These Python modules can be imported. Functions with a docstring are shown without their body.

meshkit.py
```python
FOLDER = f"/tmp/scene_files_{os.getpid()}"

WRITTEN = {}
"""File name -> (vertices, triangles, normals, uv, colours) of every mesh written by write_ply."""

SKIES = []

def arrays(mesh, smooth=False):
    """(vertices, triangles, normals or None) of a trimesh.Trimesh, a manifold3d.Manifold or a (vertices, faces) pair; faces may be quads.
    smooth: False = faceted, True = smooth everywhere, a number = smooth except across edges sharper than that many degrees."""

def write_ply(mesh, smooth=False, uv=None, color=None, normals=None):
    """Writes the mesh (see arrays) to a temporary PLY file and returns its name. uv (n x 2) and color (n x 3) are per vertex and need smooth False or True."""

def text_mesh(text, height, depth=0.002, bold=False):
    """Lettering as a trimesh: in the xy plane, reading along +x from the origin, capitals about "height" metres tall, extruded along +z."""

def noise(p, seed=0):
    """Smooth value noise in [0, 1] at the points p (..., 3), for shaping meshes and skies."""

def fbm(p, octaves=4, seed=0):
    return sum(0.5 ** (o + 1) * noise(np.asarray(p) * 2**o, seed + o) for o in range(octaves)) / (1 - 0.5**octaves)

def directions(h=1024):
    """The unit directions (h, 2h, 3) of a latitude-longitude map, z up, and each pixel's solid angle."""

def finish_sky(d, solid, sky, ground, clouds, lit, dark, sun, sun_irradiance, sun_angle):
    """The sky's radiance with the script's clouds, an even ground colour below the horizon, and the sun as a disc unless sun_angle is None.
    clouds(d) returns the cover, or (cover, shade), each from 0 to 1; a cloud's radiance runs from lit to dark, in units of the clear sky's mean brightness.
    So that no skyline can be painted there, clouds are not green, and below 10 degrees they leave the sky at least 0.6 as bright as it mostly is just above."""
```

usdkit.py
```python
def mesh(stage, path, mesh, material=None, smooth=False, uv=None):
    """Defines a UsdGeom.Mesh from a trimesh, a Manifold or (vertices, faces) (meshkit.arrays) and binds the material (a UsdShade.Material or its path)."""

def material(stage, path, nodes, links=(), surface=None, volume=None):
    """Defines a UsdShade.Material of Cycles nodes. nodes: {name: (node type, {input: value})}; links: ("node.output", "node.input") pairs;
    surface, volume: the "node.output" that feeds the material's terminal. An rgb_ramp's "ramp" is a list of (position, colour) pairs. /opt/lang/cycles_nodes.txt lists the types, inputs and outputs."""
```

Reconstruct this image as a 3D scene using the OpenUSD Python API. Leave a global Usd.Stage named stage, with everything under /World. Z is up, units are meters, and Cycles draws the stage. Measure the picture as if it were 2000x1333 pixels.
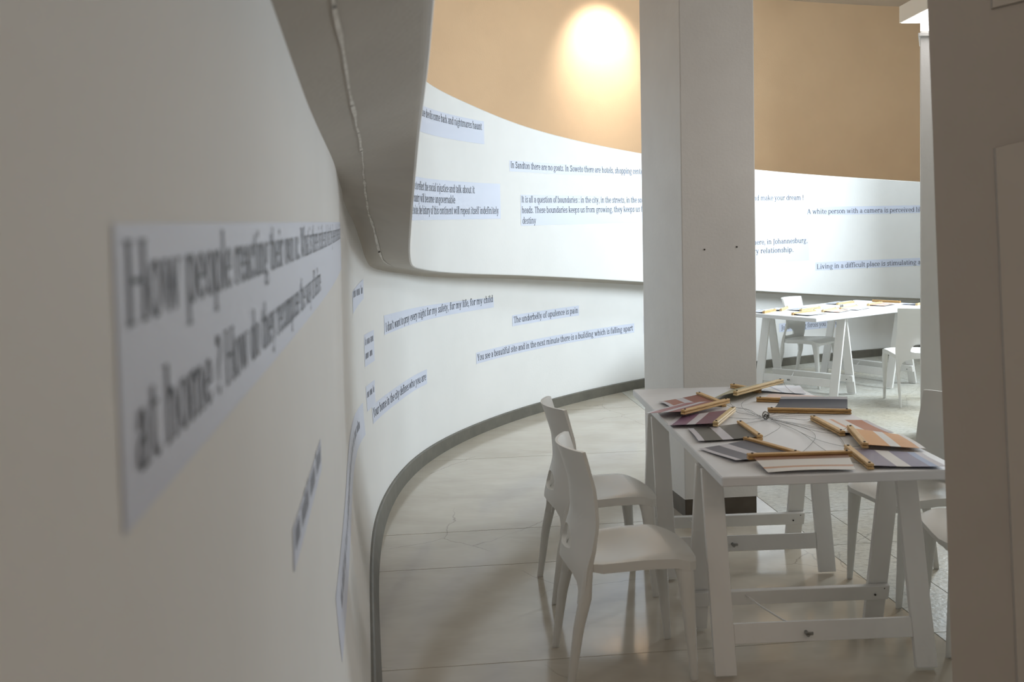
import math, random
import numpy as np, trimesh, usdkit, meshkit
import manifold3d as m3
from pxr import Usd, UsdGeom, UsdLux, UsdShade, Sdf, Gf, Vt
from shapely import affinity
from shapely.geometry import Polygon, Point, LineString, box as sbox
from shapely.ops import unary_union
from scipy.interpolate import UnivariateSpline, PchipInterpolator

random.seed(7)
rng = np.random.default_rng(7)
stage = Usd.Stage.CreateInMemory()
UsdGeom.SetStageUpAxis(stage, 'Z')
UsdGeom.SetStageMetersPerUnit(stage, 1.0)
UsdGeom.Xform.Define(stage, '/World')
UsdGeom.Scope.Define(stage, '/World/Looks')

# ------------------------------------------------------------------ camera
EYE = 1.65
PITCH, ROLL, CY, FPX = math.radians(2.658), math.radians(1.1506), 518.7, 1945.0
APER = 23.65
cam = UsdGeom.Camera.Define(stage, '/World/camera')
fw = np.array([0, math.cos(PITCH), -math.sin(PITCH)])
up0 = np.array([0, math.sin(PITCH), math.cos(PITCH)])
rt = np.array([1., 0, 0]) * math.cos(ROLL) - up0 * math.sin(ROLL)
up = up0 * math.cos(ROLL) + np.array([1., 0, 0]) * math.sin(ROLL)
M = Gf.Matrix4d(*[float(x) for x in (*rt, 0, *up, 0, *(-fw), 0, 0, 0, EYE, 1)])
UsdGeom.Xformable(cam).AddTransformOp().Set(M)
cam.CreateHorizontalApertureAttr(APER)
cam.CreateVerticalApertureAttr(APER * 1333 / 2000)
cam.CreateFocalLengthAttr(FPX / 2000 * APER)
cam.CreateVerticalApertureOffsetAttr(-(666.5 - CY) / 2000 * APER)
cam.CreateFStopAttr(2.9)
cam.CreateFocusDistanceAttr(6.0)
cam.CreateClippingRangeAttr(Gf.Vec2f(0.02, 200))
cam.CreateExposureAttr(-.28)

# ------------------------------------------------------------------ lights
def rect_light(name, pos, w, h, power, col, direction):
    l = UsdLux.RectLight.Define(stage, '/World/' + name)
    l.CreateWidthAttr(w); l.CreateHeightAttr(h); l.CreateIntensityAttr(power); l.CreateColorAttr(Gf.Vec3f(*col))
    z = -np.array(direction, float); z /= np.linalg.norm(z)
    a = np.array([0, 0, 1.]) if abs(z[2]) < .9 else np.array([0, 1., 0])
    x = np.cross(a, z); x /= np.linalg.norm(x); y = np.cross(z, x)
    UsdGeom.Xformable(l).AddTransformOp().Set(Gf.Matrix4d(*[float(v) for v in (*x, 0, *y, 0, *z, 0, *pos, 1)]))
    return l

rect_light('hall_lamp', (4.8, 8.5, 2.15), 1.3, 1.1, 45, (.88, 1.0, 1.08), (-1, -.28, -.06))  # added unseen panel lighting the curved wall from the right
globe = UsdLux.SphereLight.Define(stage, '/World/globe_lamp')  # added unseen globe brightening the far right walls
globe.CreateRadiusAttr(.30); globe.CreateIntensityAttr(40); globe.CreateColorAttr(Gf.Vec3f(.83, 1.0, 1.14))
UsdGeom.Xformable(globe).AddTranslateOp().Set(Gf.Vec3d(4.5, 9.4, 3.95))
rect_light('side_lamp', (2.75, 4.75, 2.05), .8, .9, 8, (1.0, 0.96, 0.93), (-1, -.55, -.08))  # added unseen fill panel for the near wall and pillar
rect_light('ceiling_lamp_side', (3.3, 3.7, 4.2), 1.2, .8, 1.0, (1.0, 0.965, 0.93), (-.75, -.2, -.7))  # added unseen fill reaching the near wall over the partition
rect_light('ceiling_lamp_entry', (1.2, -1.4, 3.9), 1.3, 1.3, 6.8, (1.0, 0.83, 0.70), (0, .1, -1))  # added unseen warm fill from behind the viewpoint
spot = UsdLux.SphereLight.Define(stage, '/World/wall_spot')
spot.CreateRadiusAttr(.05); spot.CreateIntensityAttr(1500); spot.CreateColorAttr(Gf.Vec3f(1.0, .92, .84))
sa = UsdLux.ShapingAPI.Apply(spot.GetPrim()); sa.CreateShapingConeAngleAttr(46.); sa.CreateShapingConeSoftnessAttr(.9)
sz = -np.array([-.62, .80, -.75]); sz /= np.linalg.norm(sz); sx0 = np.cross([0, 0, 1.], sz); sx0 /= np.linalg.norm(sx0); sy0 = np.cross(sz, sx0)
UsdGeom.Xformable(spot).AddTransformOp().Set(Gf.Matrix4d(*[float(v) for v in (*sx0, 0, *sy0, 0, *sz, 0, 1.50, 10.85, 4.0, 1)]))

# ------------------------------------------------------------------ helpers
used = {}
def path_for(name, parent=None):
    base = str(parent.GetPath()) if parent is not None else '/World'
    n = used.get((base, name), 0)
    used[(base, name)] = n + 1
    return f'{base}/{name}' if n == 0 else f'{base}/{name}_{n:03d}'

def keys(p, label=None, cat=None, group=None, kind=None):
    for k, v in (('label', label), ('category', cat), ('group', group), ('kind', kind)):
        if v: p.SetCustomDataByKey(k, v)
    return p

def obj(name, mesh, mat, parent=None, label=None, cat=None, group=None, kind=None, smooth=False, uv=None):
    m = usdkit.mesh(stage, path_for(name, parent), mesh, mat, smooth=smooth, uv=uv)
    return keys(m.GetPrim(), label, cat, group, kind)

def thing(name, label=None, cat=None, loc=(0, 0, 0), rotz=0, group=None, kind=None):
    x = UsdGeom.Xform.Define(stage, path_for(name))
    x.AddTranslateOp().Set(Gf.Vec3d(*map(float, loc)))
    x.AddRotateZOp().Set(float(rotz))
    return keys(x.GetPrim(), label, cat, group, kind)

def dup(src, label, loc, rotz):
    was = src.GetCustomData()
    r = thing(src.GetName(), label, was['category'], loc, rotz, was.get('group'))
    r.GetReferences().AddInternalReference(src.GetPath())
    r.SetInstanceable(True)
    return r

def cat_mesh(ms): return trimesh.util.concatenate(ms)
def man(m): return (lambda q: trimesh.Trimesh(q.vert_properties[:, :3], q.tri_verts, process=False))(m.to_mesh())
def bevel_box(size, at, b=.003):
    sx, sy, sz = [s / 2 for s in size]
    P = []
    for i in (-1, 1):
        for j in (-1, 1):
            for k in (-1, 1):
                P += [(i * (sx - b), j * (sy - b), k * sz), (i * (sx - b), j * sy, k * (sz - b)), (i * sx, j * (sy - b), k * (sz - b))]
    t = trimesh.convex.convex_hull(np.array(P)); t.apply_translation(at); return t
def tf(m, loc=(0, 0, 0), rz=0):
    m = m.copy(); m.apply_transform(trimesh.transformations.rotation_matrix(rz, [0, 0, 1])); m.apply_translation(loc); return m
def tube(pts, r, n=6):
    p = np.array(pts, float); t = np.gradient(p, axis=0); t /= np.linalg.norm(t, axis=1)[:, None] + 1e-12
    a = np.cross(t, np.where(np.abs(t[:, 2:]) < .9, [0, 0, 1.], [1., 0, 0])); a /= np.linalg.norm(a, axis=1)[:, None] + 1e-12
    b = np.cross(t, a); ang = np.arange(n) * 2 * np.pi / n
    v = p[:, None] + r * (np.cos(ang)[None, :, None] * a[:, None] + np.sin(ang)[None, :, None] * b[:, None])
    return grid_mesh(v, wrap=True)
def grid_mesh(V, wrap=False):
    n, m = V.shape[:2]
    i, j = np.meshgrid(np.arange(n - 1), np.arange(m if wrap else m - 1), indexing='ij'); j2 = (j + 1) % m
    q = np.stack([i * m + j, i * m + j2, (i + 1) * m + j2, (i + 1) * m + j], -1).reshape(-1, 4)
    return trimesh.Trimesh(V.reshape(-1, 3), np.vstack([q[:, [0, 1, 2]], q[:, [0, 2, 3]]]), process=False)

# ------------------------------------------------------------------ materials
def L(n): return '/World/Looks/' + n
def srgb(*c): return tuple(((x / 255) / 12.92 if x / 255 <= .04045 else (((x / 255) + .055) / 1.055) ** 2.4) for x in c)
def plain(name, col, rough=.5, spec=.5, metal=0.):
    return usdkit.material(stage, L(name), {'p': ('principled_bsdf', dict(base_color=col, roughness=rough, specular_ior_level=spec, metallic=metal))}, surface='p.BSDF')
def noisy(name, c0, c1, scale=6., rough=.55, bump=.15, bdist=.004, detail=4., spec=.4, stretch=(1, 1, 1), bscale=60.):
    return usdkit.material(stage, L(name), {
        'g': ('texture_coordinate', {}), 'mp': ('mapping', dict(scale=stretch)),
        'n': ('noise_texture', dict(scale=scale, detail=detail, roughness=.6)),
        'r': ('rgb_ramp', {'ramp': [(.3, c0), (.7, c1)]}),
        'n2': ('noise_texture', dict(scale=bscale, detail=3.)),
        'b': ('bump', dict(strength=bump, distance=bdist)),
        'p': ('principled_bsdf', dict(roughness=rough, specular_ior_level=spec))},
        [('g.object', 'mp.vector'), ('mp.vector', 'n.vector'), ('g.object', 'n2.vector'), ('n.fac', 'r.fac'), ('r.color', 'p.base_color'), ('n2.fac', 'b.height'), ('b.normal', 'p.normal')], surface='p.BSDF')

WHITE = noisy('white_wall_paint', (.82, .815, .80), (.85, .845, .83), 2.5, .65, .12, .004)
SOFFIT = noisy('underside_plaster', (.56, .525, .475), (.62, .585, .53), 3., .7, .25, .004)  # shade under the ramp put into a darker colour than the wall
PILLAR = noisy('pillar_paint', (.78, .765, .745), (.83, .82, .80), 3., .6, .2, .004)
PART = noisy('partition_paint', (.52, .49, .46), (.56, .53, .495), 2., .6, .2, .004)  # shade on the partition face put into a darker colour
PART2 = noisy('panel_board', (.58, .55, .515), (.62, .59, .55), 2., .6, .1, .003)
ORANGE = noisy('ochre_wall_paint', srgb(216, 182, 144), srgb(223, 189, 150), 1.5, .6, .2, .004)
CEIL = noisy('ceiling_paint', (.72, .66, .58), (.76, .70, .62), 2., .7, .1, .004)
BACKW = noisy('entry_wall_paint', (.55, .48, .41), (.60, .53, .46), 2., .7, .1, .004)
BASE = noisy('skirting_grey', srgb(96, 93, 84), srgb(110, 106, 96), 9., .45, .1, .002)
DARKBASE = noisy('pillar_skirting', srgb(84, 76, 66), srgb(98, 90, 80), 9., .4, .1, .002)
SHEET = plain('lavender_vinyl', (.70, .74, .87), .45, .4)
INK = plain('lettering_ink', srgb(58, 60, 72), .5, .3)
PLASTIC = noisy('white_plastic', (.72, .71, .675), (.75, .74, .705), 4., .36, .04, .001, spec=.5, bscale=300.)
PAINTW = noisy('white_painted_wood', (.77, .755, .73), (.83, .815, .79), 5., .45, .18, .002, spec=.45, stretch=(1, 1, .25), bscale=90.)
TOPW = noisy('white_tabletop', (.76, .76, .775), (.80, .80, .81), 3., .4, .05, .001, spec=.45)
SCREW = plain('dark_screw', (.06, .055, .05), .4, .5, .8)
STEEL = plain('dull_steel', (.32, .32, .31), .35, .5, .9)
STRING = plain('grey_string', (.13, .13, .12), .7, .2)
CRACK = usdkit.material(stage, L('plaster_crack'), {'g': ('geometry', {}), 'n': ('noise_texture', dict(scale=26., detail=3.)), 'r': ('rgb_ramp', {'ramp': [(.30, (.05, .045, .04)), (.36, (.78, .75, .70)), (.6, (.97, .95, .90))]}), 'p': ('principled_bsdf', dict(roughness=.9))}, [('g.position', 'n.vector'), ('n.fac', 'r.fac'), ('r.color', 'p.base_color')], surface='p.BSDF')
GLOW = usdkit.material(stage, L('lamp_glow'), {'e': ('emission', dict(color=(1., .97, .95), strength=4.))}, surface='e.emission')  # emission stands in for surfaces caught by the ledge uplight
def wood(name, c0, c1, c2):
    return usdkit.material(stage, L(name), {
        'g': ('texture_coordinate', {}), 'o': ('object_info', {}), 'mp': ('mapping', dict(scale=(14, 110, 110))),
        'n': ('noise_texture', dict(scale=1., detail=5., roughness=.65, distortion=.6)),
        'r': ('rgb_ramp', {'ramp': [(.25, c0), (.5, c1), (.75, c2)]}),
        'b': ('bump', dict(strength=.15, distance=.001)),
        'p': ('principled_bsdf', dict(roughness=.5, specular_ior_level=.4))},
        [('g.object', 'mp.vector'), ('mp.vector', 'n.vector'), ('n.fac', 'r.fac'), ('r.color', 'p.base_color'), ('n.fac', 'b.height'), ('b.normal', 'p.normal')], surface='p.BSDF')
WOODS = [wood('pine_slat', srgb(188, 146, 94), srgb(214, 176, 122), srgb(226, 194, 142)),
         wood('honey_slat', srgb(176, 130, 78), srgb(202, 160, 104), srgb(216, 178, 124)),
         wood('pale_slat', srgb(198, 168, 118), srgb(220, 194, 146), srgb(232, 210, 166))]

def floor_mat(name, cols, rough0, rough1, bump, scale, stretch, stain, speck=0.):
    n = {'g': ('geometry', {}), 'mp': ('mapping', dict(rotation=(0, 0, .112), scale=stretch)),
         'n': ('noise_texture', dict(scale=scale, detail=8., roughness=.62, distortion=.4)),
         'r': ('rgb_ramp', {'ramp': cols}),
         's': ('noise_texture', dict(scale=.9, detail=4., roughness=.6)),
         'sr': ('rgb_ramp', {'ramp': [(.38, (1, 1, 1)), (.62, stain)]}),
         'mx': ('mix_color', dict(blend_type='multiply', fac=1.)),
         'v': ('voronoi_texture', dict(feature='distance_to_edge', scale=1.1, randomness=1.)),
         'wn': ('noise_texture', dict(scale=4., detail=5.)), 'wv': ('mix_vector', dict(fac=.12)),
         'cm': ('map_range', dict(from_min=0., from_max=.004, to_min=.62, to_max=1., clamp=True)),
         'cz': ('noise_texture', dict(scale=.7, detail=2.)), 'cg': ('map_range', dict(from_min=.5, from_max=.6, to_min=1., to_max=0., clamp=True)),
         'cx': ('math', dict(math_type='maximum')),
         'mc': ('mix_color', dict(blend_type='multiply', fac=1.)),
         'rr': ('map_range', dict(from_min=.3, from_max=.7, to_min=rough0, to_max=rough1, clamp=True)),
         'n2': ('noise_texture', dict(scale=38., detail=4.)),
         'b': ('bump', dict(strength=bump, distance=.004)),
         'p': ('principled_bsdf', dict(specular_ior_level=.5))}
    l = [('g.position', 'mp.vector'), ('mp.vector', 'n.vector'), ('g.position', 's.vector'), ('n.fac', 'r.fac'), ('s.fac', 'sr.fac'),
         ('r.color', 'mx.a'), ('sr.color', 'mx.b'), ('g.position', 'wn.vector'), ('g.position', 'wv.a'), ('wn.color', 'wv.b'), ('wv.result', 'v.vector'),
         ('v.distance', 'cm.value'), ('g.position', 'cz.vector'), ('cz.fac', 'cg.value'), ('cm.result', 'cx.value1'), ('cg.result', 'cx.value2'),
         ('mx.result', 'mc.a'), ('cx.value', 'mc.b'), ('mc.result', 'p.base_color'),
         ('s.fac', 'rr.value'), ('rr.result', 'p.roughness'), ('g.position', 'n2.vector'), ('n2.fac', 'b.height'), ('b.normal', 'p.normal')]
    return usdkit.material(stage, L(name), n, l, surface='p.BSDF')
FLOOR_S = floor_mat('polished_screed', [(.25, srgb(188, 178, 163)), (.5, srgb(200, 191, 177)), (.75, srgb(210, 203, 190))], .07, .17, .03, 1.6, (1., 2.0, 1.), (.86, .84, .80))
FLOOR_R = floor_mat('worn_terrazzo', [(.30, srgb(118, 116, 106)), (.40, srgb(172, 170, 162)), (.58, srgb(198, 198, 192)), (.76, srgb(164, 161, 150))], .25, .45, .45, 24., (1., 2.4, 1.), (.80, .74, .64))

# ------------------------------------------------------------------ plan curves of the curved wall and of the ramp edge above it
STEP = .02
def spl(P, sm):
    P = np.array(P); s = np.r_[0, np.cumsum(np.linalg.norm(np.diff(P, axis=0), axis=1))]
    f = [UnivariateSpline(s, P[:, k], s=sm, k=3) for k in (0, 1)]
    t = np.arange(0, s[-1], STEP); Q = np.stack([g(t) for g in f], 1)
    for _ in range(2):
        u = np.r_[0, np.cumsum(np.linalg.norm(np.diff(Q, axis=0), axis=1))]
        Q = np.stack([np.interp(np.arange(0, u[-1], STEP), u, Q[:, k]) for k in (0, 1)], 1)
    return Q
def normals(Q):
    T = np.gradient(Q, axis=0); T /= np.linalg.norm(T, axis=1)[:, None]
    return np.stack([T[:, 1], -T[:, 0]], 1)
WALL = spl([(.296, -3), (.052, -1), (-.07, 0), (-.192, 1), (-.314, 2), (-.436, 3), (-.504, 3.5), (-.581, 4.12), (-.665, 4.85), (-.717, 5.333), (-.745, 5.75), (-.75, 6.169), (-.697, 6.574), (-.574, 6.938), (-.42, 7.25), (-.26, 7.64), (0, 8.1), (.32, 8.6), (.66, 9.02), (1.329, 9.68), (2.6, 10.5), (3.523, 11.02), (4.676, 11.5), (6.0, 11.9), (8., 12.2)], .01)
WN = normals(WALL)
off = WALL + WN * .25
sel = off[(off[:, 1] > 7.0) & (off[:, 0] > -.35)]
EDGE = spl([(.072 - .112 * y, y) for y in (-3, -1, 0, 1, 2, 3, 4, 5)] + [(-.555, 5.55), (-.585, 5.85), (-.575, 6.1), (-.50, 6.38), (-.38, 6.66)] + [tuple(p) for p in sel[::25]], .004)
EN = normals(EDGE)
ES = np.arange(len(EDGE)) * STEP
WS = np.arange(len(WALL)) * STEP
z_low = PchipInterpolator([0, 4.87, 5.316, 6.176, 6.904, 7.774, 8.3, 8.7, 9.17, 9.67, 11.15, 12.79, 14.38, 15.8, 16.73, 20.5], [2.5, 2.057, 2.004, 1.943, 1.833, 1.656, 1.51, 1.40, 1.348, 1.302, 1.189, 1.039, .864, .731, .658, .35])
z_top = PchipInterpolator([0, 4.87, 9.28, 10.06, 11.1, 12.8, 14.39, 16.72, 20.5], [3.2, 2.93, 2.53, 2.47, 2.364, 2.226, 2.109, 1.98, 1.75])
# matching wall position for every ramp-edge position
far_i = np.nonzero((EDGE[:, 1] > 7.1) & (ES > 9.3))[0]
far_w = np.array([WS[np.argmin(((WALL - EDGE[i]) ** 2).sum(1))] for i in far_i])
mono = np.maximum.accumulate(far_w) + np.arange(len(far_w)) * 1e-6
e2w = PchipInterpolator(np.r_[0, 8.0, ES[far_i][::40]], np.r_[0, 8.02, mono[::40]])
z_in = PchipInterpolator([0, 4.48, 4.824, 5.25, 6.945, 8.03, 8.27, 8.42, 8.53, 8.83, 9.36, 9.9, 11.15, 12.79, 14.38, 16.73, 20.5], [2.4, 1.973, 1.93, 1.89, 1.83, 1.713, 1.608, 1.495, 1.44, 1.395, 1.345, 1.29, 1.195, 1.045, .87, .664, .356])
w_top = PchipInterpolator(e2w(ES), z_in(ES))

def sm01(t): t = np.clip(t, 0, 1); return t * t * (3 - 2 * t)
def wall_at(s, z, eps=0.):
    """Point on the lower wall: arc length s, height z. The foot of the near stretch swells out a little towards the floor."""
    s = np.asarray(s, float); z = np.asarray(z, float)
    x, y = np.interp(s, WS, WALL[:, 0]), np.interp(s, WS, WALL[:, 1]); nx, ny = np.interp(s, WS, WN[:, 0]), np.interp(s, WS, WN[:, 1])
    o = -.10 * (1 - (1 - np.clip(z / .9, 0, 1)) ** 2) * (1 - sm01((y - 4.8) / 1.5)) * np.where(s < 9.5, 1, 0) + eps
    return np.stack(np.broadcast_arrays(x + nx * o, y + ny * o, z), -1)
def edge_at(s, z, eps=0.):
    s = np.asarray(s, float)
    x, y = np.interp(s, ES, EDGE[:, 0]), np.interp(s, ES, EDGE[:, 1]); nx, ny = np.interp(s, ES, EN[:, 0]), np.interp(s, ES, EN[:, 1])
    return np.stack(np.broadcast_arrays(x + nx * eps, y + ny * eps, z), -1)

# ------------------------------------------------------------------ the setting
# lower curved wall
sw = np.arange(0, WS[-1] - .6, .06)
top = w_top(np.clip(sw, e2w(0.), e2w(20.3)))
rows = [wall_at(sw, top * t) for t in np.linspace(0, 1, 14)] + [wall_at(sw, top + .12, -.0), wall_at(sw, top + .12, -.15), wall_at(sw, 0 * top, -.25)]
wall = obj('wall_left', grid_mesh(np.stack(rows, 0)[:, ::-1]), WHITE, smooth=35, kind='structure', label='curved white lower wall sweeping from the near left round to the back', cat='wall')
# ramp: parapet band with its sloping underside
se = np.unique(np.r_[np.arange(0, 8.4, .08), np.arange(8.4, 9.8, .03), np.arange(9.8, 20.2, .08)])
zi, zl, zt = z_in(se), z_low(se), z_top(se)
inner = wall_at(e2w(se), zi); outer = edge_at(se, zl)
prof = []
for t in (0, .04, .12, .3, .5, .7, .9):
    p = inner * (1 - t) + outer * t
    p[:, 2] += -.03 * np.exp(-t / .05) * (se > 7.5)
    prof.append(p)
r = .011
prof += [edge_at(se, zl, -r), edge_at(se, zl + .3 * r, -.3 * r), edge_at(se, zl + r)]
for t in (.25, .5, .75): prof.append(edge_at(se, zl + (zt - zl) * t))
prof += [edge_at(se, zt - .008), edge_at(se, zt, -.008), edge_at(se, zt, -.12), edge_at(se, zl + .3, -.12)]
back = wall_at(e2w(se), zi); back[:, 2] = zl + .3
prof += [back]
band = obj('trim_1', grid_mesh(np.stack(prof[7:], 0)), WHITE, smooth=40, kind='structure', label='white ramp parapet band with sloping underside above the curved wall', cat='ramp parapet')
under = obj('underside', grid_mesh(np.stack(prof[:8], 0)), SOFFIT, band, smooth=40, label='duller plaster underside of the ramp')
# crack along the underside
cs = np.arange(4.6, 8.78, .012)
fr = .33 + .012 * (meshkit.noise(np.stack([cs * 6, cs * 0, cs * 0], 1), 3) - .5)
ip, op = wall_at(e2w(cs), z_in(cs)), edge_at(cs, z_low(cs))
wd = (.0018 + .005 * meshkit.noise(np.stack([cs * 9, cs * 0 + 4, cs * 0], 1), 5) ** 2 + .004 * (cs > 7.9) * meshkit.noise(np.stack([cs * 30, cs * 0 + 4, cs * 0], 1), 6)) / .3
def on(f): p = ip * (1 - f)[:, None] + op * f[:, None]; p[:, 2] -= .0025; return p
obj('plaster_crack', grid_mesh(np.stack([on(fr - wd), on(fr), on(fr + wd)], 0)), CRACK, under)
# ramp deck and outer ochre wall
ow = np.arange(0, WS[-1] - .1, .12)
oi = (ow / STEP).astype(int)
outw = WALL[oi] - WN[oi] * 1.55
# smooth the outward offset
outw = spl(outw[::6], .05)
def col(P, z): return np.c_[P, np.full(len(P), z)] if np.ndim(z) == 0 else np.c_[P, z]
on_ = normals(outw)
outw2 = outw[::6]; on2 = on_[::6]
obj('wall_outer', grid_mesh(np.stack([col(outw2, -.05), col(outw2, 4.5), col(outw2 - on2 * .2, 4.5), col(outw2 - on2 * .2, -.05)], 0)[:, ::-1]), ORANGE, smooth=35, kind='structure', label='tall ochre curved outer wall above the white parapet', cat='wall')
deck_in = edge_at(se, zl + .28, -.1)
k = np.linspace(0, len(outw) - 1, len(se)).astype(int)
deck_out = np.c_[outw[k], zl + .28]
obj('trim_2', grid_mesh(np.stack([deck_in, deck_out, deck_out - [0, 0, .15], deck_in - [0, 0, .15]], 0)), CEIL, smooth=30, kind='structure')
# skirting
bs = np.arange(1.5, WS[-1] - .6, .05)
bh = .088 + .022 * (1 - sm01((bs - 8) / 3))
pr = [wall_at(bs, 0 * bs, .016), wall_at(bs, bh - .006, .016), wall_at(bs, bh, .010), wall_at(bs, bh, -.01)]
obj('baseboard_left', grid_mesh(np.stack(pr, 0)[:, ::-1]), BASE, smooth=30, kind='structure', label='grey skirting strip along the foot of the curved wall', cat='skirting')

# floor of slabs (grid turned 6.4 degrees)
fl = thing('floor', 'pale screed floor with worn terrazzo slabs on the right', 'floor', kind='structure')
ga = math.radians(6.4)
def G(u, v): return np.array([u * math.cos(ga) - v * math.sin(ga), u * math.sin(ga) + v * math.cos(ga)])
ROOM = Polygon([tuple(p) for p in outw[::30]] + [(8.6, 13.2), (8.6, -3.6), (0.0, -3.6)]).buffer(.1)
vl = [-4.2, -1.6, .5, 2.56, 3.62, 4.67, 5.21, 6.8, 8.4, 10.2, 13.5]
for a, b in zip(vl[:-1], vl[1:]):
    for u0, u1, mt in ((-4, 2.04, FLOOR_S), (2.04, 2.31, FLOOR_R), (2.31, 3.5, FLOOR_R), (3.5, 4.9, FLOOR_R), (4.9, 6.4, FLOOR_R), (6.4, 10.5, FLOOR_R)):
        pol = Polygon([G(u0, a), G(u1, a), G(u1, b), G(u0, b)]).intersection(ROOM)
        if pol.is_empty or pol.area < .01: continue
        pol = pol.buffer(-.0010, join_style=2)
        for g in getattr(pol, 'geoms', [pol]):
            if g.area < .01: continue
            top_ = trimesh.creation.extrude_polygon(g, .036, engine='earcut')
            lip = g.buffer(-.0012, join_style=2)
            cap = trimesh.creation.extrude_polygon(lip, .0014, engine='earcut'); cap.apply_translation([0, 0, .036])
            top_ = cat_mesh([top_, cap]); top_.apply_translation([0, 0, -.0374])
            obj('floor_slab', top_, mt, fl)
obj('floor_bed', trimesh.creation.extrude_polygon(ROOM.buffer(.4).simplify(.02), .06, engine='earcut').apply_translation([0, 0, -.103]), DARKBASE, fl)

obj('ceiling', trimesh.creation.extrude_polygon(ROOM.buffer(.3).simplify(.02), .1, engine='earcut').apply_translation([0, 0, 4.36]), CEIL, kind='structure', label='plain ceiling', cat='ceiling')
obj('wall_right', bevel_box((.2, 17.4, 4.6), (8.7, 5, 2.2)), WHITE, kind='structure', label='white wall far to the right', cat='wall')
obj('wall_back', bevel_box((9.6, .2, 4.6), (4.3, -3.6, 2.2)), BACKW, kind='structure', label='wall behind the viewpoint', cat='wall')

# near partition on the right (leaning edge)
PY = 2.6
ol = [(1.168, 0), (1.160, .2), (1.149, .467), (1.131, .991), (1.124, 1.176), (1.1135, 1.45), (1.108, 1.60), (1.10, 1.85), (1.086, 2.2), (1.075, 2.6), (2.2, 2.6), (2.2, 0)]
pm = trimesh.creation.extrude_polygon(Polygon(ol), .18, engine='earcut')
pm.vertices = np.c_[pm.vertices[:, 0] + np.where(pm.vertices[:, 0] < 2, .12, 0) * (1 - pm.vertices[:, 2] / .18) * 1., PY + .18 - pm.vertices[:, 2], pm.vertices[:, 1]]; pm.invert()
part = thing('partition', 'dark taupe shaded tall partition at the right edge of the view', 'partition', kind='structure')
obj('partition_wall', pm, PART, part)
def board(pts, t=.012):
    b = trimesh.creation.extrude_polygon(Polygon(pts), t, engine='earcut')
    b.vertices = np.c_[b.vertices[:, 0], PY - b.vertices[:, 2], b.vertices[:, 1]]; return b
bd = board([(1.258, 1.809), (1.80, 1.93), (1.90, .05), (1.338, 0.03)])
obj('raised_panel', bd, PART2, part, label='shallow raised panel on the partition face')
obj('raised_panel', board([(1.25, 2.169), (1.80, 2.29), (1.78, 2.55), (1.24, 2.5)]), PART2, part)

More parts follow.
